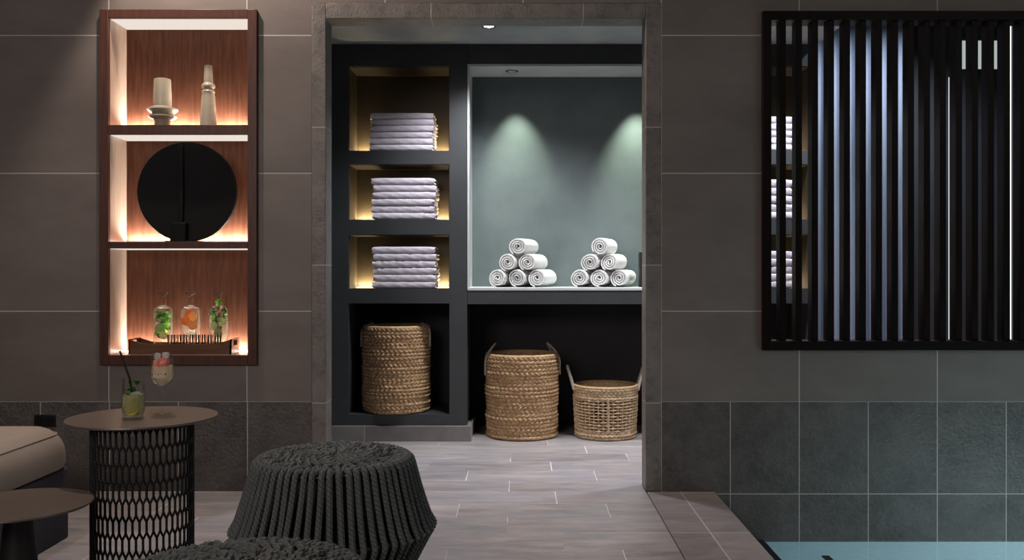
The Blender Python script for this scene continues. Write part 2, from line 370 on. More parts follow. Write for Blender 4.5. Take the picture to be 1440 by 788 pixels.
# ------------------------------------------------------------------ towel unit joinery
ZP=PZ(598,YU)
mb=MB(); mb.box(XCL,PX(663,YU),YU-.012,YU+.5,0,ZP-.003); struct('baseboard_left',mb,M['plinth_tile'],.003)
NZ=[(PZ(212,YU),PZ(93,YU)),(PZ(309,YU),PZ(231,YU)),(PZ(406,YU),PZ(330,YU)),(PZ(583,YU),PZ(427,YU))]
ND=[.25,.25,.25,.42]
def column(name,label,x0,nx0,nx1,x1,base):
    t=thing(name,label,'shelving',((x0+x1)/2,YU,base))
    ox,oy,oz=t.location
    mb=MB(); D=.56
    zt=ZT-.001
    mb.box(x0+.001,nx0,YU,YU+D,base,zt); mb.box(nx1,x1-.001,YU,YU+D,base,zt)
    zs=[base]+[z for n in reversed(NZ) for z in n]+[zt]
    for a,b in zip(zs[0::2],zs[1::2]): mb.box(nx0,nx1,YU,YU+D,a,b)
    mb.v=[(a-ox,b-oy,c-oz) for a,b,c in mb.v]
    mb.build('carcass',M['lacquer'],t)
    for (z0,z1),d in zip(NZ,ND):
        mb=MB(); mb.box(nx0,nx1,YU+d,YU+d+.015,z0,z1)
        if d<.3:
            mb.box(nx0,nx0+.004,YU+.012,YU+d,z0,z1); mb.box(nx1-.004,nx1,YU+.012,YU+d,z0,z1); mb.box(nx0,nx1,YU+.012,YU+d,z1-.004,z1)
        mb.v=[(a-ox,b-oy,c-oz) for a,b,c in mb.v]
        p=mb.build('back_panel',M['lacquer_in'] if d<.3 else M['void'],t)
        if d<.3:
            mb=MB(); mb.box(nx0+.004,nx1-.004,YU+d-.018,YU+d-.004,z0+.0005,z0+.006); mb.v=[(a-ox,b-oy,c-oz) for a,b,c in mb.v]
            mb.build('led_strip',M['led_shelf'],t)
    return t
LX=(XCL,PX(490,YU),PX(632,YU),PX(657,YU))
cx=(PX(657,YU)+PX(971,YU))/2
RX=tuple(2*cx-x for x in reversed(LX)); RX=RX[:3]+(PX(1148,YU),)
column('shelving_column','charcoal built-in column with three glowing towel niches and a basket niche',*LX,ZP)
column('shelving_column','charcoal towel shelving column glimpsed through the slatted screen',*RX,0.0)
t=thing('display_niche','wide lit sage grey niche over an open dark bay','niche',(cx,YU,0))
zl0,zl1=PZ(428,YU),PZ(404.5,YU); zh=PZ(90,YU); nx0,nx1=LX[3]+.001,RX[0]-.001
def loc(mb,t): 
    l=t.location; mb.v=[(a-l[0],b-l[1],c-l[2]) for a,b,c in mb.v]; return mb
mb=MB(); mb.box(nx0,nx1,YU,YU+.56,zh,ZT-.001); loc(mb,t).build('header',M['lacquer'],t)
mb=MB(); mb.box(nx0,nx1,YU,YU+.56,zl0,zl1-.018); loc(mb,t).build('ledge_front',M['lacquer'],t)
mb=MB(); mb.box(nx0,nx1,YU-.004,YU+.29,zl1-.018,zl1); loc(mb,t).build('ledge_top',M['niche_edge'],t,.003)
mb=MB(); mb.box(nx0,nx1,YU+.29,YU+.31,zl1,zh)
loc(mb,t).build('back_panel',M['niche_plaster'],t)
mb=MB(); mb.box(nx0,nx0+.012,YU+.002,YU+.29,zl1,zh-.012); mb.box(nx1-.012,nx1,YU+.002,YU+.29,zl1,zh-.012); mb.box(nx0,nx1,YU+.002,YU+.29,zh-.012,zh)
loc(mb,t).build('lining',M['niche_edge'],t)
mb=MB(); mb.box(nx0,nx1,YU+.545,YU+.56,0,zl0); loc(mb,t).build('lower_back',M['void'],t)

# downlights
def downlight(x,y,z,label,lit=True):
    t=thing('downlight',label,'ceiling light',(x,y,z),0,'recessed downlights')
    mb=MB(); mb.lathe([(.026,-.001),(.028,-.004),(.036,-.004),(.038,0),(.026,0),(.026,-.001)],28); mb.build('bezel',M['chrome'] if not lit else M['metal_black'],t)
    mb=MB(); mb.lathe([(0,-.0015),(.0255,-.0015),(.0255,0),(0,0)],24); mb.build('lens',M['spot_face'] if lit else M['spot_dim'],t)
    return t
downlight(-.165,4.80,ZT,'lit recessed downlight in the grey ceiling just behind the doorway head')
downlight(PX(720,5.30),5.30,zh-.012,'small recessed spotlight in the soffit of the display niche',False)

# ------------------------------------------------------------------ towels
def strip(mb,path,t,ws,wob,seed):
    """thick sheet following a 2-D path, extruded along the stations ws; wob(i,j)->offset"""
    n=len(path); nor=[]
    for i in range(n):
        a=path[max(i-1,0)]; b=path[min(i+1,n-1)]; dx,dy=b[0]-a[0],b[1]-a[1]; l=math.hypot(dx,dy) or 1
        nor.append((-dy/l,dx/l))
    poly=[(p[0]+q[0]*t/2,p[1]+q[1]*t/2) for p,q in zip(path,nor)]+[(p[0]-q[0]*t/2,p[1]-q[1]*t/2) for p,q in reversed(list(zip(path,nor)))]
    m=len(poly); vs=[]
    for j,w in enumerate(ws):
        for i,(a,b) in enumerate(poly):
            da,db,dw=wob(i,j,m,len(ws),a,b); vs.append((w+dw,a+da,b+db))
    fs=[(j*m+i,j*m+(i+1)%m,(j+1)*m+(i+1)%m,(j+1)*m+i) for j in range(len(ws)-1) for i in range(m)]
    for j,rev in ((0,True),(len(ws)-1,False)):
        for i in range(n-1):
            f=(j*m+i,j*m+i+1,j*m+m-2-i,j*m+m-1-i); fs.append(tuple(reversed(f)) if not rev else f)
    mb.add(vs,fs,True)
def folded_mesh(seed,W=.352,Dp=.215,h=.0355):
    rnd=random.Random(seed); mb=MB()
    t=h*.34; R=(h-t)/2
    ph=[rnd.uniform(0,6.28) for _ in range(8)]
    path=[(Dp,t/2)]+[(R+ (Dp-R)*(1-k/8),t/2) for k in range(1,9)]
    path+=[(R-R*math.sin(PI*k/10)**.55,t/2+R-R*(1 if k<5 else -1)*abs(math.cos(PI*k/10))**.55) for k in range(1,11)]
    path+=[(R+(Dp-R)*k/8,h-t/2) for k in range(1,9)]
    ws=[-W/2+W*k/22 for k in range(23)]
    def wob(i,j,m,nw,a,b):
        e=.0012*math.sin(5.1*j*.5+ph[0])+.0010*math.sin(j*1.3+ph[1]+b*200)
        fr=max(0,1-a/.05)
        dz=(.0009*math.sin(j*.9+ph[2])+.0007*math.sin(j*2.1+ph[3]))*(1 if b<h*.8 and b>h*.2 else .3)
        dw=0
        if j in (0,nw-1): dw=(.003*math.sin(a*60+ph[4])+.003*math.sin(b*260+ph[5]))
        edge=1-.35*(abs(j-(nw-1)/2)/((nw-1)/2))**10
        return e*fr*1.6, dz+(h/2-b)*(1-edge)*.5, dw
    strip(mb,path,t,ws,wob,seed)
    strip(mb,[(.03+(Dp-.04)*k/8,h/2) for k in range(9)],t*.8,[w*.985 for w in ws],lambda *a:(0,0,0),seed)
    return mb
ORD={0:'bottom',1:'second from bottom',2:'third from bottom',3:'fourth from bottom',4:'fifth from bottom',5:'sixth from bottom'}
protos=[]
def towel_proto(seed,h):
    o=folded_mesh(seed,h=h).build('folded_towel',M['towel'],None,sharp=60)
    return o
def stack(xc,z0,n,hh,where,grp,y=YU+.012,key=0):
    for k in range(n):
        o=towel_proto(100*key+k,hh/n-.0004)
        o.location=(xc+random.uniform(-.006,.006),y+random.uniform(0,.006),z0+.0005+k*hh/n)
        o.rotation_euler=(0,0,math.radians(random.uniform(-.9,.9)))
        w='topmost' if k==n-1 else ORD[k]
        tag(o,'folded towel, %s in the stack %s'%(w,where),'towel',grp)
stack(PX(565,YU),NZ[0][0],6,PZ(158,YU)-NZ[0][0],'on the upper shelf beside the doorway','folded towels on the upper shelf',key=1)
stack(PX(568,YU),NZ[1][0],6,PZ(250,YU)-NZ[1][0],'on the middle shelf beside the doorway','folded towels on the middle shelf',key=2)
stack(PX(567.5,YU),NZ[2][0],6,PZ(347,YU)-NZ[2][0],'on the lower shelf beside the doorway','folded towels on the lower shelf',key=3)
xr=2*cx-PX(561,YU)+.02
stack(xr,NZ[0][0],5,PZ(163,YU)-NZ[0][0],'on the upper shelf behind the slatted screen','folded towels behind the screen, upper shelf',key=4)
stack(xr,NZ[1][0],5,PZ(252,YU)-NZ[1][0],'on the middle shelf behind the slatted screen','folded towels behind the screen, middle shelf',key=5)
stack(xr,NZ[2][0],5,PZ(353,YU)-NZ[2][0],'on the lower shelf behind the slatted screen','folded towels behind the screen, lower shelf',key=6)

def rolled(seed,R=.0535,L=.235,turns=3.3):
    rnd=random.Random(seed); mb=MB(); n=130; r0=.006
    ph=[rnd.uniform(0,6.28) for _ in range(6)]
    th1=turns*2*PI; path=[]
    pitch=(R-r0)/turns; t=pitch*.62
    for i in range(n):
        th=th1*i/(n-1); r=r0+(R-t/2-r0)*i/(n-1)
        r*=1+.025*math.sin(2*th+ph[0])+.015*math.sin(3*th+ph[1])
        a=th-th1+ -PI/2-.5
        path.append((r*math.cos(a),r*math.sin(a)))
    st=[0,.003,.008,.02]+[.02+(L-.04)*k/6 for k in range(1,7)]+[L-.008,L-.003,L]
    def wob(i,j,m,nw,a,b):
        w=st[j]; e=min(w,L-w)
        s=1-.030*max(0,1-e/.012)**2
        # spiral sits unevenly at the ends
        k=min(i,m-1-i)/n*2
        dw=.004*math.sin(k*turns*PI*1.0+ph[2]+(0 if j<3 else 2)) if e<.009 else 0
        g=1+.012*math.sin(w*30+ph[3]+math.atan2(b,a)*2)
        return a*(s*g-1), b*(s*g-1), dw
    strip(mb,path,t,st,wob,seed)
    # lay the axis along +y
    mb.v=[(y,x,z) for x,y,z in mb.v]
    mb.f=[tuple(reversed(f)) for f in mb.f]
    return mb
def pyramid(pts,where,grp,key):
    names=['left end of bottom row','middle of bottom row','right end of bottom row','left of the middle row','right of the middle row','top']
    for k,(px,py) in enumerate(pts):
        yf=YU+.012
        o=rolled(key*10+k).build('rolled_towel',M['towel_white'],None,sharp=50)
        o.rotation_euler=(0,random.uniform(-.5,.5),-math.radians(20))
        # rotate about own axis first, then swing the axis towards the right
        o.rotation_mode='XYZ'
        o.location=(PX(px,yf),yf+.020,PZ(py,yf))
        tag(o,'white rolled towel, %s of the %s'%(names[k],where),'towel',grp)
R0=.0535
zb=zl1+R0*.985
p0=PZ(391,YU)
def rows(xs,key,where,grp):
    yb=CY-(zb-H)*F/YU; s=F/YU
    dy=math.sqrt((2*R0)**2-(.0555)**2)*s*.97
    pts=[(xs[0],yb),(xs[1],yb),(xs[2],yb),(xs[3],yb-dy),(xs[4],yb-dy),(xs[5],yb-2*dy)]
    pyramid(pts,where,grp,key)
rows((699,727,755,713.5,741.5,728),1,'pyramid nearest the folded towels','rolled towels nearer the shelving column')
rows((815,843,871,829.5,857.5,844),2,'pyramid nearest the right door jamb','rolled towels nearer the right jamb')
# black upright block at the right end
xb=PX(898.5,YU+.08); mb=MB()
mb.box(-.0,.10,-.05,.05,0,PZ(355,YU+.08)-zl1)
tb=thing('dispenser_box','black upright box on the ledge beside the rolled towels','box',(xb+.005,YU+.09,zl1))
mb.build('body',M['disc'],tb,.004)
mb=MB(); mb.box(.002,.098,-.048,.048,PZ(355,YU+.08)-zl1,PZ(355,YU+.08)-zl1+.006); mb.build('lid',M['chrome'],tb,.002)

# ------------------------------------------------------------------ baskets
def woven_wall(mb,R0,R1,h,rows,nst,amp=.0068,z0=0,seed=0,th=.016):
    nt_=nst*5; ns=7; rnd=random.Random(seed)
    jit=[(rnd.uniform(-.0035,.0035),rnd.uniform(0,6.28),rnd.uniform(.75,1.25)) for _ in range(rows+1)]
    def fn(i,j):
        th_=2*PI*i/nt_; r=min(j//ns,rows-1); p=(j-r*ns)/ns
        bul=math.sqrt(max(0,1-(2*p-1)**2))
        tw=math.sin(nst*th_+jit[r][1]+1.5*(2*p-1)*(1 if r%2 else -1))
        z=z0+h*(r+p)/rows; f=(z-z0)/h
        rr=R0+(R1-R0)*f+jit[r][0]*bul+amp*bul+amp*.75*bul*tw*jit[r][2]+.0015*math.sin(7*th_+r)
        return (rr*math.cos(th_),rr*math.sin(th_),z+.0018*tw*bul)
    mb.grid(fn,nt_,rows*ns+1,True)
    def fi(i,j): 
        a=2*PI*i/80; r=R0-th+(R1-R0)*(1-j/10); return (r*math.cos(a),r*math.sin(a),z0+h*(1-j/10))
    mb.grid(fi,80,11,True)
def loop_handle(mb,R,h,ang,spread,rise,lean,tail,r=.0065):
    pts=[]
    for k in range(15):
        f=k/14; a=ang+spread*(2*f-1); ar=math.sin(PI*f)
        rr=R+.008-lean*ar; pts.append((rr*math.cos(a),rr*math.sin(a),h-.01+rise*ar**.8))
    a0=ang-spread;a1=ang+spread
    for z in range(1,5):
        q=z/4; pts.insert(0,((R+.013)*math.cos(a0),(R+.013)*math.sin(a0),h-.01-tail*q)); pts.append(((R+.013)*math.cos(a1),(R+.013)*math.sin(a1),h-.01-tail*q))
    mb.tube(pts,r,8)
def basket(label,x,y,z,R0,R1,h,rows,rz,seed,rise=.045,lean=.045):
    t=thing('woven_basket',label,'basket',(x,y,z),rz,'woven laundry baskets')
    mb=MB(); woven_wall(mb,R0,R1,h,rows,46,z0=.004,seed=seed); mb.build('body',M['straw'],t,sharp=0)
    mb=MB(); mb.lathe([(0,.001),(R0-.01,.001),(R0,.004),(R0-.005,.012),(0,.012)],48); mb.build('base',M['straw'],t)
    mb=MB(); mb.tube([((R1-.004)*math.cos(2*PI*k/90),(R1-.004)*math.sin(2*PI*k/90),h+.005) for k in range(90)],.0095,8,True); mb.build('rim',M['straw_rim'],t)
    for ang in (PI,0):
        mb=MB(); loop_handle(mb,R1,h,ang-(.16 if ang else -.16),.34,rise,lean,.10); mb.build('handle',M['pale_cord'],t)
    return t
# tall one in the column's bottom niche
y1=YU+.165; s1=y1/F
basket('tall tan woven basket with rope handles inside the black column niche',PX(557.5,y1),y1,NZ[3][0],.187,.187,PZ(453,y1)-NZ[3][0]-.03,24,0,1,.032,.05)
y2=YU+.19
basket('large tan woven basket standing on the floor in the open bay',PX(734,y2),y2,0,.197,.206,PZ(495,y2)-.018,22,.1,2,.075,.06)
# small openwork basket
y3=YU+.165
def open_basket(label,x,y):
    R0,R1,h=.172,.182,PZ(540,y3)-.012
    t=thing('openwork_basket',label,'basket',(x,y,0),0,'woven laundry baskets')
    mb=MB(); woven_wall(mb,R0,R0+.001,.045,3,44,.004,.004,5); mb.build('base_band',M['straw_pale'],t,sharp=0)
    mb=MB(); woven_wall(mb,R1-.001,R1,.062,4,44,.004,h-.062,6); mb.build('top_band',M['straw_pale'],t,sharp=0)
    mb=MB(); mb.lathe([(0,.001),(R0-.01,.001),(R0,.004),(R0-.005,.012),(0,.012)],48); mb.build('base',M['straw_pale'],t)
    mb=MB(); nv=40; za,zb_=.045,h-.058
    for k in range(nv):
        a=2*PI*k/nv
        pts=[]
        for q in range(13):
            f=q/12; z=za+(zb_-za)*f; r=R0+(R1-R0)*f+.0028*math.sin(f*11*PI+ (k%2)*PI)
            pts.append((r*math.cos(a),r*math.sin(a),z))
        mb.tube(pts,0.0040 if k%10 else .008,6)
    for q in range(11):
        f=(q+.5)/11; z=za+(zb_-za)*f
        pts=[]
        for k in range(nv*3):
            a=2*PI*k/(nv*3); r=R0+(R1-R0)*f+.0022*math.cos(a*nv/2*1.0+q*PI); pts.append((r*math.cos(a),r*math.sin(a),z+.001*math.sin(a*9+q)))
        mb.tube(pts,.0043,6,True)
    mb.build('openwork_wall',M['straw_pale'],t)
    mb=MB(); mb.tube([((R1-.003)*math.cos(2*PI*k/90),(R1-.003)*math.sin(2*PI*k/90),h+.005) for k in range(90)],.009,8,True); mb.build('rim',M['straw_rim'],t)
    for ang in (PI,0):
        mb=MB(); pts=[]
        for k in range(17):
            f=k/16; a=ang+.20*(1-2*f)*(1-.35*math.sin(PI*f)); ar=math.sin(PI*f)**.7
            rr=R1+.004+.034*ar; pts.append((rr*math.cos(a),rr*math.sin(a),h-.02+.135*ar))
        mb.tube(pts,.0085,8); mb.build('handle',M['pale_cord'],t)
    return t
open_basket('small openwork basket with two upright pale handles on the floor',PX(851.5,y3),y3)

# ------------------------------------------------------------------ lit wall cabinet
YC=3.98
def cabinet():
    x0,x1=PX(139.5,YC),PX(361,YC); ix0,ix1=PX(152,YC),PX(348,YC)
    z0,z1=PZ(514,YC),PZ(13,YC)
    yb=4.168
    t=thing('wall_cabinet','recessed walnut wall shelf with three warmly lit compartments','shelf',((x0+x1)/2,YC,z0))
    mb=MB(); a=YC; b=YW-.0005
    mb.box(x0,ix0,a,b,z0,z1); mb.box(ix1,x1,a,b,z0,z1); mb.box(ix0,ix1,a,b,PZ(25,YC),z1); mb.box(ix0,ix1,a,b,z0,PZ(500,YC))
    loc(mb,t).build('frame',M['walnut'],t,.002)
    comps=[(PZ(175.5,YC),PZ(25,YC)),(PZ(340,YC),PZ(189,YC)),(PZ(500,YC),PZ(349.5,YC))]
    for k in (0,1):
        mb=MB(); mb.box(ix0,ix1,YC+.003,yb,comps[k+1][1],comps[k][0]); loc(mb,t).build('shelf',M['walnut'],t,.0015)
    for xa in (ix0-.012,ix1):
        mb=MB(); mb.box(xa,xa+.012,YW,yb,z0+.02,z1-.02); loc(mb,t).build('side_panel',M['walnut_lit'],t)
    mb=MB(); mb.box(ix0,ix1,YW,yb,PZ(25,YC),PZ(25,YC)+.012); loc(mb,t).build('top_panel',M['walnut_lit'],t)
    mb=MB(); mb.box(ix0,ix1,YW,yb,PZ(500,YC)-.012,PZ(500,YC)); loc(mb,t).build('bottom_panel',M['walnut_lit'],t)
    mb=MB(); mb.box(ix0-.012,ix1+.012,yb,yb+.012,z0+.02,z1-.02); loc(mb,t).build('back_panel',M['walnut_back'],t)
    for i,(za,zb_) in enumerate(comps):
        mb=MB(); mb.box(ix0+.004,ix1-.004,yb-.014,yb-.002,za+.0005,za+.005); loc(mb,t).build('led_strip',M['led_warm'],t)
        mb=MB(); mb.box(ix0+.003,ix1-.003,YC+.02,yb-.002,zb_-.003,zb_-.0005); loc(mb,t).build('glow_sheet',M['glow_ceiling'],t)  # glowing sheet added so each compartment ceiling looks lit
    return comps,yb,ix0,ix1
comps,yb,ix0,ix1=cabinet()
def strip_light(name,x0,x1,y,z,w,col,rot):
    l=bpy.data.lights.new(name,'AREA'); l.shape='RECTANGLE'; l.size=x1-x0; l.size_y=.012; l.energy=w; l.color=col
    o=bpy.data.objects.new(name,l); C.objects.link(o); o.location=((x0+x1)/2,y,z); o.rotation_euler=rot; return o
for i,(za,zb_) in enumerate(comps):
    strip_light('cabinet_led_light',ix0+.01,ix1-.01,yb-.02,za+.010,6.0,(1,.90,.80),(PI-.25,0,0))

# things in the cabinet
yv=4.075
def vase(label,prof,px,grp='beige ceramic vases'):
    t=bpy.data.objects
    mb=MB(); mb.lathe(prof,48); o=mb.build('vase',M['ceramic'],None,sharp=40,loc=(PX(px,yv),yv,comps[0][0]+.0005))
    return tag(o,label,'vase',grp)
k=yv/F
def P(*pts): return [(r*k,z*k) for r,z in pts]
vase('squat beige ceramic vase with two flared rings on the top shelf',P((0,0),(11,0),(11,9),(12,11),(17,13),(19.5,15.5),(17,17.5),(13,18.5),(13,19.5),(17,21),(21,25),(20.5,27),(15,29),(12,30),(12.5,33),(11.5,66),(11,68.5),(9.5,69),(9,66),(9,32),(0,32)),228.5)
vase('tall slender beige ceramic vase with ringed neck on the top shelf',P((0,0),(12,0),(11.5,8),(9,44),(8.2,48),(8.8,49.5),(9,51),(7.5,53),(7.5,55),(9,57),(9,60),(7.5,62),(6,63.5),(6.2,66),(5.5,86),(5,88),(3.8,88),(3.8,64),(0,64)),293)
# black disc
yd=4.06
def disc():
    R=70*yd/F; xc=PX(264,yd); zc=comps[1][0]+.0005
    t=thing('disc_sculpture','round black disc sculpture with a raised spine on the middle shelf','sculpture',(xc,yd,zc))
    hz=R+.002
    mb=MB(); n=72
    def ring(r,y,bow): return [(r*math.cos(2*PI*i/n),y+bow,hz+r*math.sin(2*PI*i/n)) for i in range(n)]
    vs=[];rings=[]
    for r,y in ((R*.02,-.006),(R*.5,-.0085),(R*.93,-.012),(R*.99,-.013),(R,-.010),(R,.004),(R*.98,.008),(R*.5,.008),(R*.02,.008)):
        rings.append(len(vs)); vs+=ring(r,y,0)
    fs=[]
    for a,b in zip(rings[:-1],rings[1:]): fs+=[(a+i,a+(i+1)%n,b+(i+1)%n,b+i) for i in range(n)]
    fs+=[tuple(range(n-1,-1,-1)),tuple(range(rings[-1],rings[-1]+n))]
    mb.add(vs,[tuple(reversed(f)) for f in fs],True); ds=mb.build('disc',M['disc'],t,sharp=40)
    w=yd/F
    mb=MB(); mb.box(-11*w,-4*w,-.022,-.006,.02,2*R-.012); mb.build('spine',M['disc'],ds,.003)
    mb=MB(); mb.box(-20*w,2*w,-.045,-.008,0,27*w); mb.build('stand',M['disc'],t,.004)
    mb=MB(); mb.box(-26*w,22*w,-.05,.02,0,.004); mb.build('foot_plate',M['disc'],t,.001)
disc()
# tray with bottles and small glasses
yt=4.075; zt0=comps[2][0]+.0005
def tray():
    w=yt/F; x0,x1=PX(188,yt)-PX(256,yt),PX(331,yt)-PX(256,yt)
    t=thing('serving_tray','walnut serving tray with raised handles on the bottom shelf','tray',(PX(256,yt),yt,zt0))
    h=14.5*w; hh=21*w; d=.058
    mb=MB(); mb.box(x0+.009,x1-.009,-d+.009,d-.009,0,.034); mb.build('base',M['tray'],t)
    for y in (-d,d-.008):
        mb=MB(); n=24; top=[]
        for i in range(n+1):
            x=x0+(x1-x0)*i/n; e=min(i,n-i)/n
            top.append((x,h+ (hh-h)*max(0,1-e/.22)**1.0*(.5-.5*math.cos(PI*min(1,(1-e/.22) if e<.22 else 0)))))
        top=[(x,h) for x,_ in top] if False else top
        vs=[]
        for x,z in top: vs+=[(x,y,0),(x,y+.008,0),(x,y+.008,z),(x,y,z)]
        fs=[]
        for i in range(n):
            a=4*i;b=a+4
            fs+=[(a+k2,a+(k2+1)%4,b+(k2+1)%4,b+k2) for k2 in range(4)]
        fs+=[(3,2,1,0),(4*n,4*n+1,4*n+2,4*n+3)]
        mb.add(vs,[tuple(reversed(f)) for f in fs]); mb.build('side_rail',M['tray'],t,.001)
    for x in (x0,x1-.008):
        mb=MB(); mb.box(x,x+.008,-d,-d+.03,0,hh); mb.box(x,x+.008,d-.03,d,0,hh); mb.box(x,x+.008,-d+.03,d-.03,hh-.006,hh); mb.box(x,x+.008,-d+.03,d-.03,0,.036); mb.build('handle',M['tray'],t,.001)
tray()
ztb=zt0+.0345
def bottle(label,px,content):
    y=yt+.022; w=y/F
    t=thing('glass_bottle',label,'bottle',(PX(px,y),y,ztb),0,'infused water bottles on the tray')
    R=13.2*w
    mb=MB(); mb.lathe([(0,0),(R*.94,0),(R,.006),(R,.150),(R*.93,.162),(R*.6,.172),(.014,.178),(.0125,.184),(.0125,.214),(.015,.216),(.015,.222),(.012,.223)],40)
    mb.build('bottle_glass',M['glass'],t)
    mb=MB(); mb.lathe([(0,.210),(.010,.210),(.0105,.224),(.019,.2245),(.0205,.230),(.018,.235),(0,.236)],28); mb.build('stopper',M['crystal'],t)
    mb=MB(); mb.lathe([(0,.004),(R*.93,.004),(R*.95,.01),(R*.95,.148),(R*.88,.156),(0,.157)],32); wt=mb.build('water',M['liq_clear'],t)
    rnd=random.Random(px)
    def leaf(mb,c,s,up,bend):
        c=Vector(c); rot=Matrix.Rotation(rnd.uniform(0,6.28),3,'Z')@Matrix.Rotation(rnd.uniform(-1.3,1.3),3,'X')@Matrix.Rotation(rnd.uniform(-.8,.8),3,'Y')
        vs=[];m=7
        for i in range(m):
            f=i/(m-1); ww=math.sin(PI*min(1,f*.92+.06))**.8*s*.42
            for q in (-1,0,1):
                for tt in (0,1): vs.append(c+rot@Vector((q*ww,(f-.5)*s,abs(q)*.15*s+bend*f*f*s+tt*.0006)))
        fs=[]
        for i in range(m-1):
            for q in (0,1):
                a=i*6+q*2;b=a+6
                fs+=[(a,a+2,b+2,b),(a+1,b+1,b+3,a+3)]
        mb.add(vs,fs,True)
    def slab(mb,c,r,th,rz,tilt=0):
        n=20; rot=Matrix.Rotation(rz,3,'Z')@Matrix.Rotation(PI/2+tilt,3,'X'); c=Vector(c)
        prof=[(0,-th/2),(r*.95,-th/2),(r,-th/3),(r,th/3),(r*.95,th/2),(0,th/2)]
        q=MB(); q.lathe(prof,n); mb.add([c+rot@Vector(v) for v in q.v],q.f,True)
    if content=='mint':
        mb=MB()
        for _ in range(38):
            a=rnd.uniform(0,6.28); r=R*.72*math.sqrt(rnd.random()); leaf(mb,(r*math.cos(a),r*math.sin(a),rnd.uniform(.05,.145)),rnd.uniform(.018,.03),1,.1)
        tag(mb.build('mint_leaves',M['mint'],wt),'bright green leaves',kind='stuff')
        mb=MB()
        for _ in range(16):
            a=rnd.uniform(0,6.28); r=R*.7*math.sqrt(rnd.random()); leaf(mb,(r*math.cos(a),r*math.sin(a),rnd.uniform(.03,.15)),rnd.uniform(.018,.03),1,.1)
        mb.build('dark_mint_leaves',M['mint_dark'],wt)['kind']='stuff'
        for q in range(2):
            mb=MB(); slab(mb,(R*.2*(1-2*q),-R*.55,.045+.03*q),.018,.004,.3*q,.2); mb.build('lime_slice',M['cucumber'],wt)
    elif content=='orange':
        for c,r,rz in (((-R*.36,-R*.45,.108),.0205,.15),((R*.36,-R*.35,.128),.021,-.4),((R*.38,-R*.42,.088),.020,.5),((-.002,R*.2,.135),.026,.1)):
            mb=MB(); slab(mb,c,r,.005,rz,.1); o=mb.build('orange_slice',M['orange'] if c[0]<0 else M['lemon_orange'],wt)
        for c in ((-.01,-.005,.05),(.013,-.008,.045),(.0,.01,.06)):
            mb=MB(); s=.012; mb.box(c[0]-s,c[0]+s,c[1]-s,c[1]+s,c[2]-s,c[2]+s); mb.build('ice_cube',M['ice'],wt,.003)
    else:
        mb=MB()
        for _ in range(26):
            a=rnd.uniform(0,6.28); r=R*.72*math.sqrt(rnd.random()); leaf(mb,(r*math.cos(a),r*math.sin(a),rnd.uniform(.095,.165)),rnd.uniform(.018,.03),1,.1)
        mb.build('mint_leaves',M['mint_dark'],wt)['kind']='stuff'
        mb=MB()
        for _ in range(10):
            a=rnd.uniform(0,6.28); r=.008; leaf(mb,(r*math.cos(a),r*math.sin(a),rnd.uniform(.165,.20)),.016,1,.1)
        for _ in range(8):
            a=rnd.uniform(0,6.28); leaf(mb,(R*.6*math.cos(a),R*.6*math.sin(a),rnd.uniform(.10,.16)),.024,1,.1)
        mb.build('bright_mint_leaves',M['mint'],wt)['kind']='stuff'
        for c,r,rz in (((R*.35,-R*.5,.105),.021,-.3),((-R*.3,-R*.4,.085),.019,.4),((R*.05,-.3*R,.055),.020,.1)):
            mb=MB(); slab(mb,c,r,.005,rz,.15); mb.build('cucumber_slice',M['cucumber'],wt)
        mb=MB()
        for q in range(3): mb.tube([(-.012+.012*q,-.012,.012),(-.010+.011*q,-.010,.085)],.004,6)
        mb.build('herb_stems',M['mint_dark'],wt)
M['lemon_orange']=leafy('pale_orange_slice',(.92,.56,.20),(.95,.70,.36))
bottle('stoppered glass bottle packed with bright green mint on the tray',229.5,'mint')
bottle('stoppered glass bottle with orange slices on the tray',268,'orange')
bottle('stoppered glass bottle with dark herbs and cucumber on the tray',307.5,'herb')
ords=['first','second','third','fourth','fifth','sixth','seventh','eighth']
for q in range(8):
    y=yt-.034
    t=thing('shot_glass','small clear glass on the tray, %s from the mint bottle end'%ords[q],'glass',(PX(239+8.6*q,y),y,ztb),0,'small glasses on the tray')
    mb=MB(); mb.lathe([(0,0),(.0088,0),(.0095,.003),(.0115,.050),(.0106,.050),(.0088,.014),(0,.012)],24); gw=mb.build('glass_wall',M['shot'],t)
    mb=MB(); mb.lathe([(0,.0002),(.0086,.0002),(.0093,.004),(.0086,.0115),(0,.0118)],20); mb.build('thick_base',M['crystal'],gw)
mb=MB(); mb.lathe([(0,0),(.010,.001),(.016,.006),(.0175,.012),(.015,.0135),(0,.014)],24)
tag(mb.build('lemon_half',M['lemon'],None,loc=(PX(317,yt-.03),yt-.030,ztb)),'yellow lemon half on the tray at the right bottle','fruit')

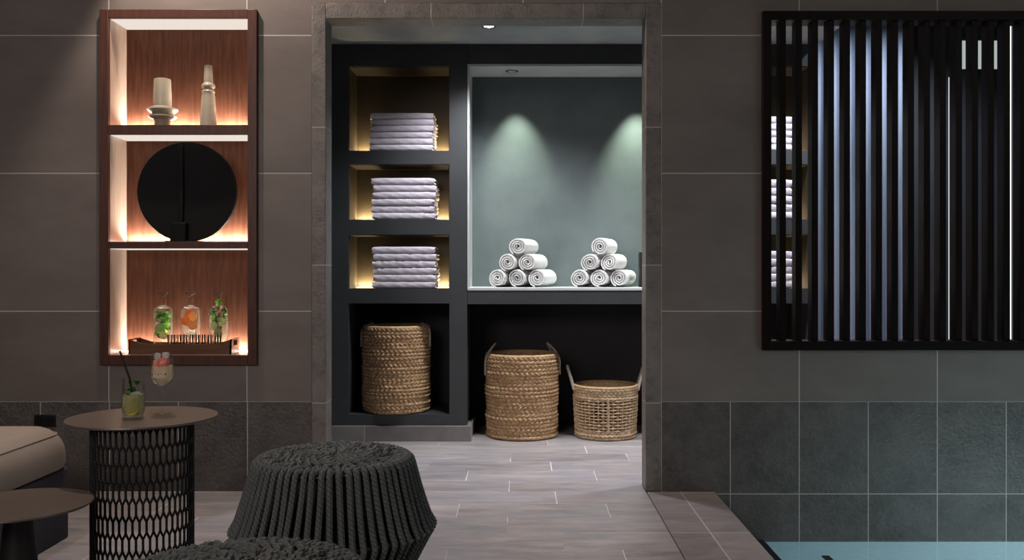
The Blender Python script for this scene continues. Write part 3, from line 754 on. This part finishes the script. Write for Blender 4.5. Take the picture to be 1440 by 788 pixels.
# ------------------------------------------------------------------ slatted screen
def screen():
    a,b=3.972,4.075
    x0,x1=PX(1073,a),PX(1500,a); z0,z1=PZ(493,a),PZ(15,a)
    ix0=PX(1085,a); ix1=x1-.04; iz0,iz1=PZ(480,a),PZ(28,a)
    t=thing('slatted_screen','dark brown slatted wooden screen set in the wall opening','screen',(x0,a,z0))
    mb=MB()
    # frame profile: proud flange on the wall face and a box in the opening
    def fr(x0,x1,z0,z1,y0,y1): 
        mb.box(x0,ix0,y0,y1,z0,z1); mb.box(ix1,x1,y0,y1,z0,z1); mb.box(ix0,ix1,y0,y1,z0,iz0); mb.box(ix0,ix1,y0,y1,iz1,z1)
    fr(x0,x1,z0,z1,a,YW-.0005); fr(SCR[0]+.001,SCR[1]-.001,SCR[2]+.001,SCR[3]-.001,YW-.0005,b)
    loc(mb,t).build('frame',M['espresso'],t,.0015)
    pit=.0690; w=.0275; d=.058; xr=PX(1105.5,a+.012); proto=None
    n=0
    while xr+pit*n<ix1:
        xx=xr+pit*n
        if proto is None:
            mb=MB(); mb.box(-w,0,0,d,0,iz1-iz0); o=mb.build('slat',M['espresso'],t,.0015); proto=o
        else:
            o=proto.copy(); C.objects.link(o); o.parent=t
        o.location=(xx-t.location.x,.012,iz0-z0); n+=1
screen()
# curtain behind the screen
mb=MB(); n=160; xc0,xc1=1.70,2.33
def cur(i,j):
    f=i/(n-1); x=xc0+(xc1-xc0)*f; y=5.60+.035*math.sin(f*2*PI*6.5)+.01*math.sin(f*31); return (x,y+.004*math.sin(j*.8+i*.1),.015+(ZC2-.04)*j/12)
mb.grid(cur,n,13)
def cur2(i,j): x,y,z=cur(n-1-i,j); return (x,y+.004,z)
mb.grid(cur2,n,13)
t=thing('curtain','pale blue-grey curtain hanging behind the slatted screen','curtain',(2.02,5.60,0)); loc(mb,t).build('curtain_panel',M['curtain'],t)
mb=MB(); mb.box(1.67,2.40,5.54,5.66,ZC2-.022,ZC2-.001); loc(mb,t).build('track',M['metal_black'],t)

# ------------------------------------------------------------------ rope poufs
def pouf(label,x,y,rz):
    Rt,Rm,Rb,hz,hm=.222,.292,.205,.392,.192
    t=thing('rope_pouf',label,'pouf',(x,y,0),rz,'charcoal rope poufs')
    n=60
    mb=MB(); rnd=random.Random(3); cr=.0092
    for k in range(n):
        a=2*PI*k/n+rnd.uniform(-.012,.012); sk=rnd.uniform(-.02,.02)
        def p(r,z,da=0): return (r*math.cos(a+da),r*math.sin(a+da),z)
        pts=[p(Rt-.02,hz+.004),p(Rt,hz+.003),p(Rt+.010,hz-.006),p(Rt+.014,hz-.02)]
        for q in range(1,8):
            f=q/8; pts.append(p(Rt+.014+(Rm-Rt-.014)*f-.003*math.sin(PI*f),hz-.02+(hm-hz+.02)*f,sk*f))
        pts+=[p(Rm+.002,hm+.006,sk),p(Rm+.002,hm-.006,sk)]
        for q in range(1,8):
            f=q/8; pts.append(p(Rm+(Rb-Rm)*f,hm-.006-(hm-.026)*f,sk))
        pts+=[p(Rb,.014,sk),p(Rb-.02,.012,sk)]
        mb.tube(pts,cr,7)
    mb.build('side_ropes',M['cord'],t)
    # knots along the bend
    mb=MB()
    for k in range(n):
        a=2*PI*k/n; c=((Rm+.008)*math.cos(a),(Rm+.008)*math.sin(a),hm)
        q=MB(); q.lathe([(0,-.006),(.006,-.004),(.0075,0),(.006,.004),(0,.006)],8); mb.add([(v[0]+c[0],v[1]+c[1],v[2]+c[2]) for v in q.v],q.f,True)
    mb.build('knots',M['cord'],t)
    # woven seat: skewed ropes crossing in two layers and a raised rim roll
    mb=MB(); rnd=random.Random(5)
    for lay,(sk,ra,rb,cnt) in enumerate(((.50,Rt,.105,60),(-.30,Rt-.012,.045,44),(.7,.13,.02,26),(-.5,.17,.09,36))):
        for k in range(cnt):
            a=2*PI*(k+.5*lay)/cnt; s=sk*rnd.uniform(.7,1.3); pts=[]
            r1=rb*rnd.uniform(.8,1.25)
            for q in range(9):
                f=q/8; r=ra+(r1-ra)*f; aa=a+s*f
                z=hz+.004+.0035*lay+.004*math.sin(f*PI*3+k*1.7)+rnd.uniform(-.001,.001)-.006*(1 if q in(0,8) else 0)
                pts.append((r*math.cos(aa),r*math.sin(aa),z))
            mb.tube(pts,.0078,6)
    mb.build('woven_seat',M['cord'],t)
    mb=MB(); mb.lathe([(Rt-.022,hz-.022),(Rm-.026,hm+.002),(Rm-.026,hm-.008),(Rb-.024,.016)],64); mb.build('dark_gap_liner',M['void'],t,sharp=0)  # black liner added so the gaps between the ropes stay dark
    mb=MB(); mb.lathe([(0,hz-.010),(Rt-.012,hz-.010),(Rt-.006,hz-.014),(Rt-.012,hz-.018),(0,hz-.018)],48); mb.build('seat_pan',M['table_base'],t)
    mb=MB()
    for R,z in ((Rt-.004,hz-.012),(Rm-.010,hm),(Rb-.010,.010)):
        mb.tube([(R*math.cos(2*PI*k/64),R*math.sin(2*PI*k/64),z) for k in range(64)],.008,8,True)
    mb.build('ring_frame',M['table_base'],t)
    for k in range(4):
        a=PI/4+k*PI/2; q=lambda r,z:(r*math.cos(a),r*math.sin(a),z)
        mb=MB(); mb.tube([q(Rt-.008,hz-.018),q(Rm-.013,hm),q(Rb-.010,.012)],.007,8); mb.build('strut',M['table_base'],t)
    return t
yp=2.77
p1=pouf('charcoal rope pouf standing whole on the floor beside the tall table',PX(470,yp),yp,.05)
p2=copy_tree(p1); p2.location=(PX(335,1.69),1.69,0); p2.rotation_euler=(0,0,.9); p2['label']='nearest charcoal rope pouf, only its round woven top showing'

# ------------------------------------------------------------------ tall rope table with drinks
ytb=2.88; ht=.50
def round_table():
    x=PX(201,ytb); R=.2235
    t=thing('side_table','round bronze-topped side table on an open black lattice drum','table',(x,ytb,0))
    mb=MB(); mb.lathe([(0,ht-.007),(R-.004,ht-.007),(R,ht-.004),(R-.001,ht),(0,ht)],80); mb.build('table_top',M['table_top'],t)
    Rb=.148; nc=48; pitch=.0522; z0=.012; mb=MB()
    nr=int((ht-.02)/pitch); r=.0039; a_c=math.atan2(-ytb,-x)      # the drum is a curved screen, open on the wall side
    d=PI/nc; half=13
    p=lambda a,z:(Rb*math.cos(a),Rb*math.sin(a),z)
    for i in range(nr):
        za=z0+i*pitch; off=.5*(i%2)
        for k_ in range(-half,half+1):
            a=a_c+2*PI*(k_+off)/nc
            mb.tube([p(a,za+.006),p(a,za+pitch-.012)],r,5,cap=False)
            for sgn in (-1,1):
                mb.tube([p(a,za+pitch-.013),p(a+sgn*d*.5,za+pitch-.003),p(a+sgn*d,za+pitch+.008)],r*.95,5,cap=False)
    mb.build('lattice_drum',M['cord_dark'],t)
    for z in (.008,ht-.014):
        mb=MB(); mb.tube([(Rb*math.cos(2*PI*k/72),Rb*math.sin(2*PI*k/72),z) for k in range(72)],.007,8,True); mb.build('ring',M['table_base'],t)
    for a0 in (a_c-half*2*PI/nc-.03,a_c+half*2*PI/nc+.03):
        mb=MB(); n=8
        def f(i,j): a=a0+(-.09+.18*i/n); return (Rb*math.cos(a),Rb*math.sin(a),.004+(ht-.012)*j)
        mb.grid(f,n+1,2)
        def f2(i,j): a=a0+(.09-.18*i/n); return ((Rb-.008)*math.cos(a),(Rb-.008)*math.sin(a),.004+(ht-.012)*j)
        mb.grid(f2,n+1,2); mb.build('upright',M['table_base'],t)
round_table()
def tumbler():
    y=2.86; x=PX(187.5,y); w=y/F
    t=thing('highball_glass','tumbler of lime drink with mint and a black straw','drink',(x,y,ht))
    mb=MB(); mb.lathe([(0,.0005),(10.5*w,.0005),(13*w,.003),(15.5*w,.02),(15.8*w,.045),(14.5*w,56*w),(14.0*w,56*w),(15.1*w,.045),(14.8*w,.022),(12*w,.010),(0,.009)],40); mb.build('glass_wall',M['glass'],t)
    mb=MB(); mb.lathe([(0,.001),(10*w,.001),(12*w,.0035),(11.5*w,.0085),(0,.0085)],32); mb.build('glass_base',M['ice'],t)
    mb=MB(); mb.lathe([(0,.0105),(11.5*w,.0105),(14.3*w,.022),(14.7*w,.045),(14.3*w,.072),(0,.072)],32); mb.build('lime_drink',M['liq_lime'],t)
    rnd=random.Random(11); mb=MB()
    for _ in range(15):
        a=rnd.uniform(0,6.28); r=.019*math.sqrt(rnd.random()); c=Vector((r*math.cos(a),r*math.sin(a)-.006,rnd.uniform(.06,.112)))
        rot=Matrix.Rotation(rnd.uniform(0,6.28),3,'Z')@Matrix.Rotation(rnd.uniform(-.9,.9),3,'X'); s=.026
        q=MB(); q.lathe([(0,-.0008),(s*.3,-.0006),(s*.42,0),(s*.3,.0006),(0,.0008)],10)
        mb.add([c+rot@Vector((v[0]*.62,v[1],v[2]+abs(v[0])*.35)) for v in q.v],q.f,True)
    mb.build('mint_leaves',M['mint_dark'],t)['kind']='stuff'
    mb=MB(); q=MB(); q.lathe([(0,-.002),(.02,-.002),(.0215,0),(.02,.002),(0,.002)],20)
    rot=Matrix.Rotation(1.2,3,'X'); mb.add([rot@Vector(v)+Vector((.004,-.020,.030)) for v in q.v],q.f,True); mb.build('lime_slice',M['lemon'],t)
    for c,s in (((.014,-.014,.070),.011),((-.012,-.016,.058),.010),((.004,.006,.066),.012)):
        mb=MB(); mb.box(c[0]-s,c[0]+s,c[1]-s,c[1]+s,c[2]-s,c[2]+s); mb.build('ice_cube',M['ice'],t,.003)
    mb=MB(); mb.tube([(.008,.0,.012),(-.012,0,.122),(-.042,.0,.206)],.0036,8); mb.build('drinking_straw',M['straw_black'],t)
tumbler()
def goblet():
    y=2.93; x=PX(228.5,y); w=y/F
    t=thing('wine_goblet','stemmed glass of pale peach drink topped with pink berries','drink',(x,y,ht))
    mb=MB(); mb.lathe([(0,.0005),(12*w,.0005),(12*w,.002),(3*w,.0045),(1.7*w,.010),(1.4*w,.04),(1.7*w,34*w),(4*w,38*w),(11*w,44.5*w),(16.5*w,52*w),(16*w,60*w),(12.8*w,86*w),(12.4*w,86*w),(15.5*w,60*w),(15.9*w,52*w),(10.5*w,45.5*w),(3*w,39.5*w),(0,39*w)],40); mb.build('glass_bowl',M['glass'],t)
    mb=MB(); mb.lathe([(0,40*w),(3*w,40.5*w),(10.2*w,46*w),(15.3*w,52.5*w),(14.9*w,60*w),(13.8*w,68*w),(0,68*w)],36); mb.build('peach_drink',M['liq_peach'],t)
    rnd=random.Random(4)
    for k in range(7):
        a=k*2.4; r=.016 if k else 0; s=rnd.uniform(.009,.012)
        q=MB(); q.lathe([(0,-s*1.2),(s*.5,-s*.9),(s*.95,.1*s),(s*.8,s*.8),(0,s)],12)
        rot=Matrix.Rotation(rnd.uniform(-1,1),3,'X')@Matrix.Rotation(rnd.uniform(-1,1),3,'Y')
        mb=MB(); mb.add([rot@Vector(v)+Vector((r*math.cos(a),r*math.sin(a)-.004,(66+rnd.uniform(0,10))*w)) for v in q.v],q.f,True); mb.build('strawberry_piece',M['berry'],t)
    for k in range(5):
        a=-PI/2+(-.75,-.30,-.02,.25,.62)[k]; r=15.1*w; rs=(.003,.0018,.0022,.0016,.003)[k]; mb=MB(); q=MB(); q.lathe([(0,-rs),(rs*.8,-rs*.3),(rs,.2*rs),(0,rs)],10)
        mb.add([Vector(v)+Vector((r*math.cos(a),r*math.sin(a),(57+(0,1.6,.4,1.2,.3)[k])*w)) for v in q.v],q.f,True); mb.build('dark_berry',M['straw_black'],t)
    for c in ((-.012,-.012,.185),(.012,-.006,.187)):
        s=.009; mb=MB(); mb.box(c[0]-s,c[0]+s,c[1]-s,c[1]+s,c[2]-s,c[2]+s); mb.build('ice_cube',M['ice'],t,.003)
goblet()

# ------------------------------------------------------------------ low table and daybed
yl=2.48
def low_table():
    zt=PZ(709,yl); R=.185
    t=thing('low_table','low round bronze-topped table beside the daybed','table',(PX(26,yl),yl,0))
    mb=MB(); mb.lathe([(0,zt-.007),(R-.004,zt-.007),(R,zt-.004),(R-.001,zt),(0,zt)],72); mb.build('table_top',M['table_top'],t)
    mb=MB(); mb.lathe([(0,0),(.075,0),(.074,.006),(.060,.03),(.034,zt-.02),(.040,zt-.0075),(0,zt-.0075)],40); mb.build('pedestal',M['table_base'],t)
low_table()
def daybed():
    x1,yB=-1.608,3.36; x0=-2.75; y0=1.35
    t=thing('daybed','upholstered daybed with pale linen mattress at the left edge','daybed',((x0+x1)/2,(y0+yB)/2,0))
    def rbox(mb,ax0,ax1,ay0,ay1,z0,z1,rc,re,n=10,m=6):
        # rounded-plan slab with rounded top and bottom edges
        def outline(ins):
            r=max(rc-ins,.005); o=[]
            for cx_,cy_,a0 in ((ax1-rc,ay1-rc,0),(ax0+rc,ay1-rc,PI/2),(ax0+rc,ay0+rc,PI),(ax1-rc,ay0+rc,1.5*PI)):
                for q in range(n+1): a=a0+PI/2*q/n; o.append((cx_+r*math.cos(a),cy_+r*math.sin(a)))
            return o
        lv=[]
        for q in range(m+1): a=PI/2*q/m; lv.append((re*.25*(1-math.sin(a)),z0+re*.25*(1-math.cos(a))))
        for q in range(m+1): a=PI/2*q/m; lv.append((re*(1-math.cos(a)),z1-re+re*math.sin(a)))
        vs=[];k=4*(n+1)
        for ins,z in lv: vs+=[(a,b,z) for a,b in outline(ins)]
        fs=[(i*k+j,i*k+(j+1)%k,(i+1)*k+(j+1)%k,(i+1)*k+j) for i in range(len(lv)-1) for j in range(k)]
        fs+=[tuple(range(k-1,-1,-1)),tuple(range((len(lv)-1)*k,len(lv)*k))]
        mb.add(vs,fs,True)
    mb=MB(); rbox(mb,x0,x1-.012,y0,yB-.012,.004,.250,.05,.01); loc(mb,t).build('base',M['daybed_base'],t)
    mb=MB(); rbox(mb,x0,x1,y0,yB,.252,.405,.12,.10); mat_=loc(mb,t).build('mattress',M['upholstery'],t)
    mb=MB(); pts=[]
    rc=.12
    for cx_,cy_,a0 in ((x1-rc,yB-rc,0),(x0+rc,yB-rc,PI/2),(x0+rc,y0+rc,PI),(x1-rc,y0+rc,1.5*PI)):
        for q in range(9): a=a0+PI/2*q/8; pts.append((cx_+(rc-.0285)*math.cos(a),cy_+(rc-.0285)*math.sin(a),.3765))
    mb.tube(pts,.0025,6,True); loc(mb,t).build('piping',M['upholstery'],mat_)
daybed()
# socket on the wall behind the daybed
t=thing('wall_socket','black double socket plate on the dark tile behind the daybed','socket',(PX(64,YW),YW,PZ(592,YW)))
mb=MB(); mb.box(-.045,.045,-.010,0,-.026,.026); mb.build('plate',M['metal_black'],t,.003)
for sx in (-.021,.021):
    mb=MB(); q=MB(); q.lathe([(0,.0),(.014,0),(.017,.002),(.017,.003),(0,.003)],20); mb.add([(v[0]+sx,-.0095-v[2],v[1]) for v in q.v],[tuple(reversed(f)) for f in q.f]); mb.build('outlet',M['disc'],t)

# ------------------------------------------------------------------ camera
cam=bpy.data.cameras.new('camera'); co=bpy.data.objects.new('camera',cam); C.objects.link(co)
co.location=(0,0,H); co.rotation_euler=(PI/2,0,0)
cam.sensor_width=36; cam.lens=F*36/1440; cam.shift_x=-(CX-720)/1440; cam.shift_y=-(394-CY)/1440; cam.clip_start=.05
SC.camera=co

# ------------------------------------------------------------------ lights
def area(name,locn,target,sx,sy,w,col,spread=PI):
    l=bpy.data.lights.new(name,'AREA'); l.shape='RECTANGLE'; l.size=sx; l.size_y=sy; l.energy=w; l.color=col; l.spread=spread
    o=bpy.data.objects.new(name,l); C.objects.link(o); o.location=locn
    o.rotation_euler=(Vector(target)-Vector(locn)).to_track_quat('-Z','Y').to_euler(); return o
def spot(name,locn,target,ang,w,col,blend=.6,r=.02):
    l=bpy.data.lights.new(name,'SPOT'); l.spot_size=math.radians(ang); l.spot_blend=blend; l.energy=w; l.color=col; l.shadow_soft_size=r
    o=bpy.data.objects.new(name,l); C.objects.link(o); o.location=locn
    o.rotation_euler=(Vector(target)-Vector(locn)).to_track_quat('-Z','Y').to_euler(); return o
area('window_daylight',(-2.0,-1.4,2.3),(-1.25,3.4,.3),2.0,1.1,25,(1,.89,.86),PI*.62)  # added warm fill from behind the camera, no window modelled there
area('added_pool_fill',(3.2,1.0,2.75),(2.6,3.2,.0),1.8,2.0,17,(.93,1.0,.90))  # added soft fill for the right wall and pool side, no skylight there
spot('added_deck_spot',(.80,3.45,2.80),(.80,3.5,0),42,16,(1,.82,.68),.9,.06)  # unseen spot added to soften the jamb shadow on the coping
spot('added_daybed_spot',(-1.95,2.75,2.80),(-1.95,2.9,.4),34,30,(1,.90,.80),.8,.03)  # unseen spot added to brighten the mattress
spot('added_table_spot',(-1.16,2.80,2.80),(-1.17,2.87,.5),17,16,(1,.90,.80),.8,.02)  # unseen narrow spot added to brighten the drinks
spot('wall_wash_light',(-1.5,3.70,2.78),(-1.0,3.70,1.914),122,88,(1,.82,.71),.25,.03)
# towel room
WC=(.95,.95,1.0)
spot('closet_downlight',(-.165,4.80,ZT-.02),(-.165,4.80,0),125,100,WC,.7,.08)
spot('closet_downlight',(.62,4.72,ZT-.02),(.60,4.75,0),115,75,WC,.8,.08)
spot('closet_downlight',(1.42,4.70,ZT-.02),(1.40,4.9,0),120,70,WC,.8,.05)  # unseen lamp added to brighten the towels in the right column
spot('passage_downlight',(2.15,5.0,ZC2-.03),(2.10,5.4,0),120,110,(.78,.86,1.0),.8)
for px,e in ((726,48),(899,66)):
    x=PX(px,5.36); spot('niche_spot',(x,5.30,zh-.03),(x,5.47,1.35),56,e,(.90,1.0,.80),1.0,.012)
for x0,x1 in ((LX[1],LX[2]),(RX[1],RX[2])):
    for (z0,z1),d in zip(NZ[:3],ND): strip_light('shelf_led_light',x0+.01,x1-.01,YU+d-.026,z0+.010,4.5,(1,.77,.42),(PI-.15,0,0))
area('added_teal_fill',(3.4,2.3,-.12),(2.5,4.0,.22),.5,.12,3.2,(.55,.88,1.0))  # added fill above the water, gives the riven tile its teal cast
area('pool_light',(2.6,2.6,-.9),(2.4,4.0,-.5),.6,.3,14,(.75,.95,1.0))

w=bpy.data.worlds.new('world'); SC.world=w; w.use_nodes=True
w.node_tree.nodes['Background'].inputs[0].default_value=(.5,.55,.6,1); w.node_tree.nodes['Background'].inputs[1].default_value=.02
SC.view_settings.view_transform='Standard'; SC.view_settings.look='None'; SC.view_settings.exposure=0; SC.view_settings.gamma=1
SC.view_settings.use_curve_mapping=False
SC.cycles.use_denoising=True
SC.cycles.transparent_max_bounces=24
